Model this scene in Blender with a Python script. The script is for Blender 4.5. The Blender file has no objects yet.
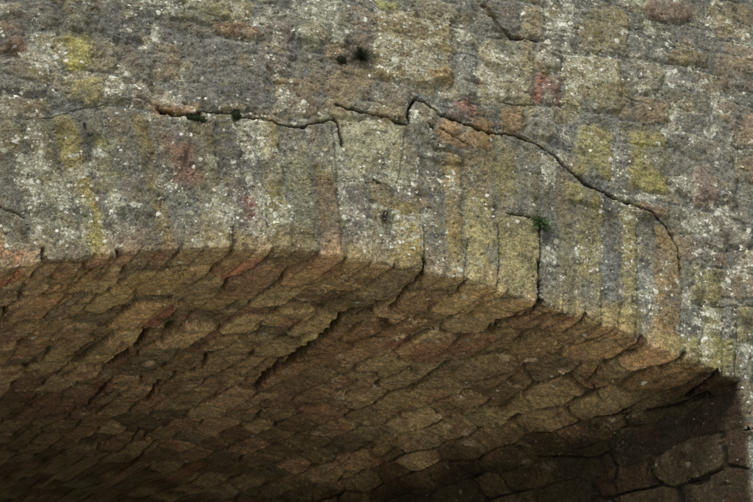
import bpy, math, random
import numpy as np
from mathutils import Matrix, Vector

R = math.radians
scene = bpy.context.scene
col = scene.collection

# ------------------------------------------------------------------ camera
YAW, PITCH, ROLL = R(15), R(28), R(4.5)
EYE = Vector((0, -4.2, 1.6))
fw = Vector((math.sin(YAW)*math.cos(PITCH), math.cos(YAW)*math.cos(PITCH), math.sin(PITCH)))
rt = Vector((math.cos(YAW), -math.sin(YAW), 0))
up = rt.cross(fw)
rt2 = rt*math.cos(ROLL) + up*math.sin(ROLL)
up2 = -rt*math.sin(ROLL) + up*math.cos(ROLL)
cd = bpy.data.cameras.new('camera')
cam = bpy.data.objects.new('camera', cd)
col.objects.link(cam)
cam.matrix_world = Matrix(((rt2.x, up2.x, -fw.x, EYE.x), (rt2.y, up2.y, -fw.y, EYE.y), (rt2.z, up2.z, -fw.z, EYE.z), (0, 0, 0, 1)))
cd.sensor_width = 36.0
cd.lens = 36.0*1000/753
cd.clip_start = 0.05
cd.clip_end = 2000
scene.camera = cam

# ------------------------------------------------------------------ sky, sun, exposure
SUN_EL, SUN_AZ = R(56), R(215)          # azimuth clockwise from +y
world = bpy.data.worlds.new('World')
scene.world = world
world.use_nodes = True
wn = world.node_tree
wn.nodes.clear()
wo = wn.nodes.new('ShaderNodeOutputWorld')
bg = wn.nodes.new('ShaderNodeBackground')
sky = wn.nodes.new('ShaderNodeTexSky')
sky.sky_type = 'NISHITA'
sky.sun_disc = False
sky.sun_elevation = SUN_EL
sky.sun_rotation = SUN_AZ
sky.air_density = 1.0
sky.dust_density = 3.0
hs = wn.nodes.new('ShaderNodeHueSaturation')      # overcast: a greyer sky
hs.inputs['Saturation'].default_value = 0.35
bg.inputs['Strength'].default_value = 0.10
wn.links.new(sky.outputs[0], hs.inputs['Color'])
wn.links.new(hs.outputs[0], bg.inputs[0])
wn.links.new(bg.outputs[0], wo.inputs[0])

sd = bpy.data.lights.new('sun', 'SUN')
sd.energy = 2.1
sd.angle = R(10)
sd.color = (1.0, 0.95, 0.86)
sun = bpy.data.objects.new('sun', sd)
col.objects.link(sun)
sdir = Vector((math.sin(SUN_AZ)*math.cos(SUN_EL), math.cos(SUN_AZ)*math.cos(SUN_EL), math.sin(SUN_EL)))
sun.rotation_euler = sdir.to_track_quat('Z', 'Y').to_euler()
sun.location = sdir*60

scene.view_settings.view_transform = 'Standard'
scene.view_settings.look = 'None'
scene.view_settings.gamma = 1
scene.view_settings.exposure = 0.38
scene.render.engine = 'CYCLES'
scene.cycles.max_bounces = 8
scene.cycles.diffuse_bounces = 5

# ------------------------------------------------------------------ survey of the wall, in metres
PROF_X=[-1.300, -1.250, -1.200, -1.150, -1.100, -1.050, -1.000, -0.950, -0.900, -0.850, -0.800, -0.750, -0.700, -0.650, -0.600, -0.550, -0.500, -0.450, -0.400, -0.350, -0.300, -0.250, -0.200, -0.150, -0.100, -0.050, 0.000, 0.050, 0.100, 0.150, 0.200, 0.250, 0.300, 0.350, 0.400, 0.450, 0.500, 0.550, 0.600, 0.650, 0.700, 0.750, 0.800, 0.850, 0.900, 0.950, 1.000, 1.050, 1.100, 1.150, 1.200, 1.250, 1.300, 1.350, 1.400, 1.450, 1.500, 1.550, 1.600, 1.650, 1.700, 1.750, 1.800, 1.850, 1.900, 1.950, 2.000, 2.050, 2.100, 2.150, 2.200, 2.250, 2.300, 2.350, 2.400, 2.450, 2.500, 2.550, 2.600, 2.650, 2.700, 2.750, 2.800, 2.850, 2.900, 2.950, 3.000, 3.050, 3.100, 3.150]
PROF_Z=[3.084, 3.113, 3.142, 3.169, 3.197, 3.223, 3.249, 3.275, 3.299, 3.324, 3.347, 3.370, 3.393, 3.414, 3.436, 3.456, 3.476, 3.496, 3.515, 3.534, 3.553, 3.570, 3.588, 3.605, 3.621, 3.637, 3.653, 3.668, 3.682, 3.696, 3.710, 3.722, 3.735, 3.746, 3.757, 3.768, 3.778, 3.787, 3.796, 3.804, 3.811, 3.818, 3.825, 3.830, 3.836, 3.840, 3.844, 3.848, 3.850, 3.853, 3.854, 3.855, 3.856, 3.856, 3.855, 3.854, 3.853, 3.850, 3.848, 3.845, 3.841, 3.837, 3.832, 3.827, 3.822, 3.816, 3.809, 3.803, 3.795, 3.788, 3.780, 3.772, 3.763, 3.755, 3.746, 3.736, 3.727, 3.717, 3.707, 3.697, 3.687, 3.677, 3.666, 3.656, 3.645, 3.635, 3.624, 3.614, 3.604, 3.593]
JOINTS=[-0.788, 3.421, -1.181, 4.072, -0.703, 3.440, -1.095, 4.097, -0.625, 3.457, -1.016, 4.120, -0.554, 3.472, -0.944, 4.141, -0.475, 3.492, -0.853, 4.167, -0.391, 3.512, -0.756, 4.195, -0.302, 3.538, -0.655, 4.233, -0.200, 3.570, -0.539, 4.279, -0.101, 3.605, -0.425, 4.326, -0.068, 3.618, -0.386, 4.341, 0.008, 3.645, -0.298, 4.376, 0.103, 3.676, -0.181, 4.399, 0.181, 3.701, -0.085, 4.419, 0.300, 3.740, 0.061, 4.449, 0.431, 3.783, 0.220, 4.483, 0.535, 3.800, 0.339, 4.509, 0.616, 3.812, 0.432, 4.530, 0.722, 3.822, 0.554, 4.557, 0.845, 3.834, 0.693, 4.588, 0.970, 3.841, 0.834, 4.620, 1.107, 3.845, 0.990, 4.650, 1.226, 3.847, 1.126, 4.676, 1.377, 3.850, 1.298, 4.735, 1.493, 3.848, 1.427, 4.786, 1.594, 3.846, 1.543, 4.782, 1.768, 3.822, 1.741, 4.773, 2.004, 3.808, 2.011, 4.747, 2.092, 3.795, 2.109, 4.710, 2.198, 3.779, 2.224, 4.634, 2.350, 3.756, 2.388, 4.561, 2.452, 3.741, 2.499, 4.536, 2.549, 3.724, 2.604, 4.513, 2.635, 3.709, 2.700, 4.463, 2.796, 3.675, 2.869, 4.288, 2.912, 3.649, 2.984, 4.150, 3.039, 3.612, 3.108, 4.019, 3.115, 3.591, 3.181, 3.965]
EXTRADOS=[-1.209, 4.064, -0.727, 4.204, -0.305, 4.374, 0.165, 4.470, 0.848, 4.623, 1.227, 4.696, 1.393, 4.787, 1.713, 4.776, 2.059, 4.743, 2.310, 4.578, 2.645, 4.504, 2.781, 4.402, 2.905, 4.242, 3.073, 4.045, 3.262, 3.904]
VCOL=[(104,  98,  82),  (112,  104,  80),  (108,  100,  84),  (115,  100,  72),  (104,  98,  82),  (112,  108,  90),  (112,  108,  80),  (132,  120,  46),  (96,  92,  88),  (112,  112,  94),  (98,  95,  86),  (112,  100,  64),  (102,  102,  94),  (110,  106,  88),  (104,  98,  92),  (106,  100,  88),  (120,  114,  78),  (112,  110,  86),  (112,  96,  72),  (104,  98,  94),  (116,  108,  76),  (126,  114,  66),  (106,  102,  92),  (124,  108,  66),  (124,  116,  76),  (126,  118,  76),  (102,  102,  100),  (112,  108,  84),  (122,  116,  72),  (101,  104,  103),  (124,  116,  72),  (100,  106,  104),  (124,  104,  66),  (101,  103,  99),  (116,  112,  72),  (110,  108,  100)]
STONES=[-0.857, 4.753, -0.731, 4.776, -0.681, 4.556, -0.806, 4.535, 108, 76, 58, 0.900, -1.061, 4.825, -0.769, 4.880, -0.744, 4.773, -1.035, 4.720, 95, 90, 80, 0.600, -0.753, 4.916, -0.622, 4.941, -0.584, 4.760, -0.712, 4.737, 98, 94, 84, 0.600, -0.587, 4.937, -0.469, 4.960, -0.436, 4.795, -0.553, 4.774, 114, 112, 95, 0.700, -0.561, 4.766, -0.425, 4.791, -0.378, 4.555, -0.512, 4.533, 134, 128, 34, 1, -0.426, 4.795, -0.302, 4.818, -0.260, 4.591, -0.382, 4.571, 114, 104, 78, 0.800, -0.433, 5.030, -0.188, 5.078, -0.139, 4.797, -0.379, 4.754, 92, 93, 93, 0.900, -0.295, 4.776, -0.116, 4.808, -0.074, 4.568, -0.250, 4.540, 92, 86, 80, 0.800, -0.122, 4.846, 0.001, 4.868, 0.037, 4.648, -0.085, 4.628, 124, 104, 68, 0.800, -0.119, 5.125, -0.017, 5.145, 0.003, 5.016, -0.097, 4.997, 90, 93, 85, 0.600, -0.046, 5.160, 0.223, 5.214, 0.245, 5.056, -0.021, 5.006, 125, 124, 96, 0.900, 0.137, 5.069, 0.398, 5.120, 0.413, 5.002, 0.154, 4.954, 122, 92, 58, 0.800, 0.018, 4.923, 0.456, 5.003, 0.511, 4.553, 0.088, 4.487, 94, 93, 92, 1, 0.393, 5.159, 0.554, 5.191, 0.595, 4.831, 0.438, 4.804, 107, 96, 92, 0.800, 0.536, 5.357, 0.861, 5.424, 0.887, 5.112, 0.570, 5.053, 110, 112, 100, 0.800, 0.604, 5.141, 0.725, 5.164, 0.738, 5.031, 0.619, 5.009, 132, 132, 102, 0.800, 0.746, 5.119, 0.896, 5.147, 0.908, 4.999, 0.760, 4.973, 124, 104, 72, 0.900, 0.491, 4.806, 0.744, 4.850, 0.769, 4.599, 0.520, 4.560, 108, 90, 66, 0.850, 0.761, 4.965, 1.235, 5.050, 1.255, 4.708, 0.793, 4.635, 118, 103, 76, 0.900, 0.989, 5.429, 1.464, 5.525, 1.483, 5.008, 1.026, 4.929, 130, 116, 74, 0.900, 1.007, 5.503, 1.148, 5.532, 1.153, 5.445, 1.013, 5.416, 140, 138, 62, 0.900, 1.176, 5.571, 1.510, 5.640, 1.515, 5.491, 1.184, 5.425, 112, 108, 90, 0.700, 1.320, 5.102, 1.496, 5.133, 1.500, 5.037, 1.325, 5.006, 134, 104, 58, 0.800, 1.490, 5.328, 1.617, 5.352, 1.627, 4.933, 1.504, 4.912, 103, 106, 105, 0.900, 1.628, 5.421, 1.985, 5.491, 1.983, 5.042, 1.638, 4.983, 125, 116, 86, 0.900, 1.665, 5.711, 1.889, 5.759, 1.890, 5.521, 1.670, 5.478, 100, 95, 98, 0.900, 1.889, 5.759, 2.053, 5.793, 2.050, 5.523, 1.890, 5.491, 120, 108, 78, 0.800, 1.985, 5.485, 2.160, 5.519, 2.156, 5.317, 1.984, 5.285, 127, 108, 84, 0.800, 1.972, 5.282, 2.156, 5.316, 2.151, 5.071, 1.970, 5.041, 132, 80, 64, 1, 2.040, 5.212, 2.141, 5.230, 2.138, 5.080, 2.039, 5.062, 130, 74, 62, 0.750, 1.758, 4.980, 1.921, 5.007, 1.921, 4.810, 1.760, 4.784, 130, 102, 62, 0.900, 1.921, 5.021, 2.126, 5.056, 2.122, 4.828, 1.921, 4.797, 108, 106, 98, 0.900, 2.053, 5.855, 2.254, 5.898, 2.242, 5.430, 2.048, 5.394, 100, 98, 92, 0.800, 2.287, 5.877, 2.633, 5.950, 2.612, 5.573, 2.277, 5.508, 118, 110, 80, 0.900, 2.158, 5.461, 2.556, 5.537, 2.535, 5.126, 2.151, 5.061, 122, 114, 76, 0.900, 2.746, 6.093, 3.090, 6.169, 3.073, 5.980, 2.735, 5.909, 116, 92, 80, 0.850, 2.611, 5.804, 2.907, 5.864, 2.887, 5.606, 2.597, 5.550, 94, 97, 97, 0.800, 3.192, 6.235, 3.421, 6.286, 3.389, 6.006, 3.165, 5.959, 122, 114, 80, 0.800, 2.861, 5.725, 3.170, 5.786, 3.158, 5.664, 2.852, 5.605, 114, 100, 62, 0.800, 2.665, 5.564, 2.831, 5.596, 2.813, 5.341, 2.650, 5.312, 118, 112, 94, 0.800, 2.629, 5.296, 2.866, 5.338, 2.850, 5.129, 2.617, 5.090, 116, 98, 70, 0.800, 3.221, 5.797, 3.556, 5.864, 3.518, 5.559, 3.191, 5.499, 114, 98, 82, 0.800, 3.259, 5.352, 3.717, 5.432, 3.678, 5.160, 3.230, 5.088, 128, 104, 84, 0.800, -0.934, 4.499, -0.588, 4.557, -0.546, 4.365, -0.887, 4.312, 100, 94, 84, 0.700, -0.756, 4.325, -0.535, 4.359, -0.506, 4.222, -0.724, 4.190, 108, 92, 68, 0.800, -0.572, 4.529, -0.499, 4.541, -0.452, 4.316, -0.524, 4.305, 90, 90, 86, 0.700, -0.466, 4.517, -0.318, 4.541, -0.286, 4.376, -0.432, 4.354, 126, 116, 52, 0.900, -0.325, 4.577, -0.083, 4.617, -0.056, 4.459, -0.295, 4.422, 98, 94, 87, 0.800, 2.230, 4.984, 2.466, 5.023, 2.449, 4.659, 2.221, 4.626, 122, 117, 52, 0.900, 2.569, 5.029, 2.833, 5.073, 2.800, 4.646, 2.546, 4.610, 128, 120, 46, 1, 2.147, 4.568, 2.372, 4.600, 2.366, 4.451, 2.144, 4.421, 128, 120, 54, 0.800, 2.874, 5.266, 3.314, 5.342, 3.241, 4.699, 2.825, 4.640, 102, 100, 97, 0.800, 2.964, 4.900, 3.152, 4.929, 3.120, 4.615, 2.936, 4.590, 116, 94, 86, 0.700, 3.278, 5.026, 3.667, 5.088, 3.639, 4.896, 3.257, 4.839, 102, 84, 60, 0.800, 3.004, 4.627, 3.358, 4.677, 3.323, 4.393, 2.978, 4.349, 108, 104, 100, 0.700, 2.598, 4.548, 2.795, 4.575, 2.788, 4.483, 2.593, 4.457, 120, 92, 70, 0.800, 2.906, 4.252, 3.110, 4.276, 3.081, 4.007, 2.883, 3.986, 118, 113, 62, 0.900, 3.227, 4.405, 3.574, 4.449, 3.553, 4.303, 3.210, 4.262, 130, 106, 62, 0.700, 3.133, 4.028, 3.519, 4.069, 3.485, 3.836, 3.108, 3.799, 120, 112, 58, 0.900, 3.086, 4.052, 3.168, 4.061, 3.137, 3.789, 3.057, 3.782, 108, 105, 106, 0.800, 1.397, 4.814, 1.735, 4.870, 1.738, 4.665, 1.406, 4.615, 140, 106, 58, 0.970, 1.474, 4.940, 1.638, 4.968, 1.641, 4.827, 1.479, 4.801, 128, 92, 80, 1, 1.247, 4.849, 1.418, 4.877, 1.424, 4.733, 1.255, 4.707, 114, 104, 80, 0.900]
PATCHES=[3.154, 3.313, 3.333, 3.326, 3.260, 2.964, 3.087, 2.955, 165, 162, 162, 1, -0.057, 4.469, 0.150, 4.502, 0.168, 4.452, -0.039, 4.420, 146, 108, 56, 1, 0.395, 4.539, 0.563, 4.565, 0.576, 4.513, 0.409, 4.487, 138, 106, 62, 0.900, 0.011, 4.293, 0.149, 4.313, 0.240, 4.054, 0.104, 4.037, 120, 84, 66, 0.750, -0.581, 3.540, -0.424, 3.556, -0.387, 3.489, -0.544, 3.474, 146, 82, 56, 1, 0.466, 3.815, 0.605, 3.831, 0.619, 3.780, 0.481, 3.765, 148, 78, 64, 0.950, 0.423, 4.073, 0.506, 4.084, 0.552, 3.915, 0.470, 3.906, 130, 82, 72, 0.600, 1.299, 4.051, 1.352, 4.057, 1.367, 3.895, 1.315, 3.890, 160, 140, 30, 0.900, 1.304, 4.374, 1.386, 4.386, 1.399, 4.231, 1.318, 4.221, 146, 112, 50, 0.700, 0.861, 4.642, 1.232, 4.701, 1.277, 4.330, 0.917, 4.281, 134, 132, 104, 0.950, 0.725, 4.506, 0.898, 4.532, 0.943, 4.281, 0.773, 4.258, 120, 122, 106, 0.600, -0.308, 4.220, -0.244, 4.229, -0.160, 4.042, -0.224, 4.033, 130, 126, 34, 1, -0.290, 3.813, -0.203, 3.823, -0.090, 3.579, -0.176, 3.570, 128, 126, 34, 1, 0.274, 3.848, 0.728, 3.901, 0.763, 3.767, 0.313, 3.718, 116, 104, 54, 0.800, 0.734, 3.885, 1.344, 3.955, 1.365, 3.792, 0.763, 3.728, 118, 108, 58, 0.800, 2.710, 4.437, 2.856, 4.456, 2.797, 3.911, 2.659, 3.897, 126, 104, 64, 0.500, 2.116, 3.854, 2.578, 3.903, 2.565, 3.701, 2.112, 3.658, 124, 114, 50, 0.800, 2.575, 3.769, 3.147, 3.825, 3.103, 3.540, 2.547, 3.494, 120, 116, 50, 0.800, 1.805, 4.296, 2.012, 4.323, 2.010, 3.805, 1.813, 3.785, 128, 120, 74, 0.600, 1.594, 4.119, 1.765, 4.140, 1.776, 3.803, 1.610, 3.786, 130, 122, 70, 0.600, 2.033, 3.904, 2.346, 3.938, 2.339, 3.754, 2.030, 3.723, 126, 120, 70, 0.600]
LICHEN=[-0.613, 4.585, 0.032, 0.161, 1.000, -0.327, 4.488, 0.075, 0.065, 0.700, -0.532, 4.386, 0.054, 0.043, 0.800, 0.020, 4.509, 0.129, 0.038, 1.300, 0.094, 5.107, 0.161, 0.075, 0.900, 0.701, 5.291, 0.172, 0.097, 1.000, -0.385, 3.912, 0.118, 0.108, 0.900, -0.126, 3.928, 0.054, 0.075, 0.800, -0.119, 3.769, 0.097, 0.161, 0.800, -0.544, 3.986, 0.161, 0.215, 0.400, 0.840, 4.421, 0.097, 0.118, 1.100, 1.075, 4.496, 0.172, 0.161, 0.800, 0.539, 4.324, 0.118, 0.097, 0.700, 0.374, 3.884, 0.086, 0.118, 0.800, 0.725, 4.022, 0.075, 0.108, 0.500, 0.518, 3.890, 0.075, 0.075, 0.600, 1.797, 5.248, 0.140, 0.129, 0.900, 2.403, 5.379, 0.129, 0.097, 0.700, 2.788, 5.670, 0.054, 0.043, 1.200, 2.666, 5.360, 0.032, 0.043, 0.800, 2.688, 4.867, 0.086, 0.108, 0.800, 1.863, 4.510, 0.086, 0.075, 0.800, 1.893, 4.060, 0.086, 0.183, 0.600, 1.684, 3.956, 0.065, 0.108, 0.600, 2.917, 4.742, 0.075, 0.097, 0.800, 2.992, 4.496, 0.161, 0.075, 0.700, 3.222, 5.468, 0.075, 0.065, 0.600, 2.932, 5.310, 0.075, 0.075, 0.600, 3.179, 3.888, 0.075, 0.215, 0.800, 3.180, 3.536, 0.043, 0.129, 0.900, 3.159, 3.311, 0.038, 0.027, 2.000, 3.143, 3.126, 0.032, 0.183, 1.400, 2.413, 4.146, 0.097, 0.215, 0.500, 2.240, 4.228, 0.097, 0.215, 0.500, 2.869, 3.828, 0.108, 0.161, 0.500, 1.169, 5.185, 0.161, 0.161, 0.400, 1.329, 5.164, 0.086, 0.086, 0.500, -0.715, 4.542, 0.108, 0.108, 0.300, 0.205, 3.899, 0.108, 0.108, 0.500, 2.591, 4.124, 0.086, 0.215, 0.500, 0.816, 4.130, 0.097, 0.161, 0.500, 0.623, 4.719, 0.097, 0.065, 0.500]
CRACKS=[([-0.562, 4.227, -0.472, 4.280, -0.414, 4.332, -0.307, 4.386, -0.199, 4.446, -0.131, 4.472, -0.070, 4.459, -0.029, 4.446], 0.0022, 0.007), ([-0.038, 4.443, 0.002, 4.437, 0.070, 4.444, 0.129, 4.448, 0.160, 4.469], 0.0100, 0.050), ([0.149, 4.478, 0.212, 4.495, 0.280, 4.509, 0.321, 4.508, 0.363, 4.501], 0.0030, 0.030), ([0.363, 4.501, 0.473, 4.525, 0.557, 4.512, 0.671, 4.524, 0.746, 4.570, 0.821, 4.616, 0.853, 4.618], 0.0035, 0.035), ([0.842, 4.628, 0.868, 4.578, 0.899, 4.474], 0.0050, 0.030), ([0.845, 4.705, 0.922, 4.701, 1.032, 4.700, 1.131, 4.708, 1.227, 4.696], 0.0048, 0.045), ([1.248, 4.721, 1.239, 4.784, 1.253, 4.841, 1.279, 4.888, 1.326, 4.875, 1.379, 4.843, 1.409, 4.825, 1.443, 4.821], 0.0055, 0.050), ([1.443, 4.828, 1.490, 4.808, 1.566, 4.795, 1.643, 4.777, 1.707, 4.768], 0.0088, 0.055), ([1.707, 4.774, 1.772, 4.785, 1.849, 4.800, 1.951, 4.780, 2.059, 4.743, 2.119, 4.712], 0.0040, 0.045), ([2.107, 4.716, 2.149, 4.667, 2.221, 4.627, 2.310, 4.578, 2.432, 4.549, 2.541, 4.524], 0.0070, 0.055), ([2.541, 4.531, 2.645, 4.504, 2.725, 4.478], 0.0055, 0.040), ([2.712, 4.482, 2.765, 4.436, 2.805, 4.382, 2.829, 4.299, 2.836, 4.226, 2.841, 4.142], 0.0042, 0.040), ([1.355, 4.744, 1.390, 4.727], 0.0070, 0.030), ([1.424, 4.730, 1.494, 4.691, 1.599, 4.660], 0.0030, 0.012), ([1.801, 5.491, 1.839, 5.481, 1.915, 5.497, 1.998, 5.508], 0.0055, 0.040), ([1.660, 5.665, 1.692, 5.622, 1.724, 5.580, 1.769, 5.526, 1.826, 5.485, 1.890, 5.489], 0.0200, 0.016), ([1.807, 4.285, 1.869, 4.288, 1.927, 4.295, 1.979, 4.289], 0.0035, 0.030), ([2.001, 4.270, 2.012, 4.116, 2.005, 4.009], 0.0030, 0.020), ([2.000, 4.043, 2.004, 3.928, 1.998, 3.802], 0.0060, 0.040), ([1.364, 4.109, 1.376, 3.974, 1.374, 3.905], 0.0030, 0.012), ([1.373, 3.928, 1.380, 3.895, 1.377, 3.845], 0.0070, 0.045), ([1.604, 4.083, 1.597, 3.954, 1.589, 3.840], 0.0040, 0.008), ([1.768, 4.210, 1.782, 4.006, 1.773, 3.834], 0.0050, 0.012), ([-0.402, 3.585, -0.384, 3.519], 0.0070, 0.020), ([-0.358, 4.266, -0.325, 4.194], 0.0050, 0.010), ([-0.642, 3.754, -0.620, 3.749, -0.562, 3.722, -0.508, 3.714], 0.0030, 0.012), ([0.414, 3.877, 0.431, 3.783], 0.0050, 0.010), ([-0.086, 3.646, -0.075, 3.608], 0.0070, 0.030), ([1.226, 4.631, 1.224, 4.473, 1.206, 4.321], 0.0030, 0.007), ([0.704, 4.219, 0.907, 4.258, 1.106, 4.296], 0.0025, 0.004), ([1.078, 4.307, 1.106, 4.296], 0.0060, 0.020), ([1.770, 4.994, 1.860, 5.006, 1.970, 5.037], 0.0030, 0.015), ([3.254, 5.910, 3.417, 5.929, 3.642, 5.949], 0.0060, 0.006), ([2.818, 5.601, 2.957, 5.612, 3.135, 5.651], 0.0060, 0.006), ([3.119, 3.320, 3.190, 3.327, 3.262, 3.333], 0.0060, 0.030), ([2.882, 3.976, 3.068, 3.996, 3.280, 4.051], 0.0040, 0.006)]
SCRACKS=[([1.384, 0.012, 1.407, 0.112, 1.419, 0.223, 1.457, 0.351, 1.475, 0.451], 0.0110, 0.050), ([1.475, 0.451, 1.399, 0.483, 1.368, 0.583, 1.357, 0.673], 0.0100, 0.050), ([1.475, 0.451, 1.563, 0.491, 1.679, 0.491, 1.746, 0.487], 0.0070, 0.030), ([1.351, 0.594, 1.356, 0.740, 1.396, 0.933, 1.396, 1.083, 1.425, 1.201], 0.0260, 0.090), ([1.405, 1.133, 1.428, 1.297, 1.448, 1.451, 1.453, 1.619, 1.470, 1.790, 1.534, 2.029], 0.0340, 0.100), ([2.013, 0.012, 2.038, 0.130, 2.024, 0.223, 2.004, 0.294], 0.0130, 0.060), ([1.996, 0.269, 2.012, 0.351, 2.038, 0.433], 0.0240, 0.080), ([0.450, 1.098, 0.466, 1.258, 0.488, 1.444], 0.0280, 0.090), ([0.488, 1.444, 0.490, 1.662, 0.471, 1.851], 0.0280, 0.080), ([0.549, 1.026, 0.575, 1.219], 0.0280, 0.080), ([0.930, 2.147, 0.971, 2.379, 1.014, 2.626], 0.0180, 0.060), ([0.615, 2.190, 0.635, 2.533, 0.674, 2.851], 0.0140, 0.040), ([-0.126, 0.091, -0.177, 0.280, -0.255, 0.387, -0.290, 0.469, -0.350, 0.416], 0.0080, 0.035), ([2.556, -0.049, 2.592, 0.080, 2.616, 0.219, 2.632, 0.326], 0.0080, 0.030), ([2.798, -0.070, 2.834, 0.066, 2.824, 0.155], 0.0100, 0.040), ([3.017, 0.012, 3.072, 0.141, 3.125, 0.269], 0.0100, 0.040), ([2.240, -0.038, 2.279, 0.098, 2.284, 0.194], 0.0080, 0.030), ([1.600, 0.016, 1.641, 0.137, 1.639, 0.198], 0.0080, 0.035), ([2.558, 0.540, 2.652, 0.505, 2.763, 0.519, 2.882, 0.569], 0.0100, 0.030), ([3.178, 1.244, 3.244, 1.008, 3.304, 0.848, 3.275, 0.762], 0.0100, 0.030), ([3.299, 0.762, 3.391, 0.748, 3.496, 0.801, 3.639, 0.798], 0.0120, 0.040), ([3.415, 0.551, 3.499, 0.583], 0.0080, 0.030), ([3.610, 0.351, 3.631, 0.294, 3.620, 0.244], 0.0200, 0.040), ([1.366, 3.743, 1.275, 3.329, 1.547, 3.608], 0.0100, 0.030), ([1.695, 4.547, 1.610, 4.143, 1.530, 3.761, 1.514, 3.497], 0.0120, 0.040), ([0.582, 0.890, 0.692, 0.930, 0.816, 0.994], 0.0060, 0.020), ([1.989, 1.380, 2.137, 1.358, 2.249, 1.322], 0.0080, 0.030), ([1.710, 1.426, 1.832, 1.494, 1.909, 1.465], 0.0080, 0.030), ([2.651, 0.362, 2.723, 0.530], 0.0080, 0.030), ([3.058, 0.540, 3.094, 0.444, 3.153, 0.308, 3.155, 0.173], 0.0120, 0.030)]
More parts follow.
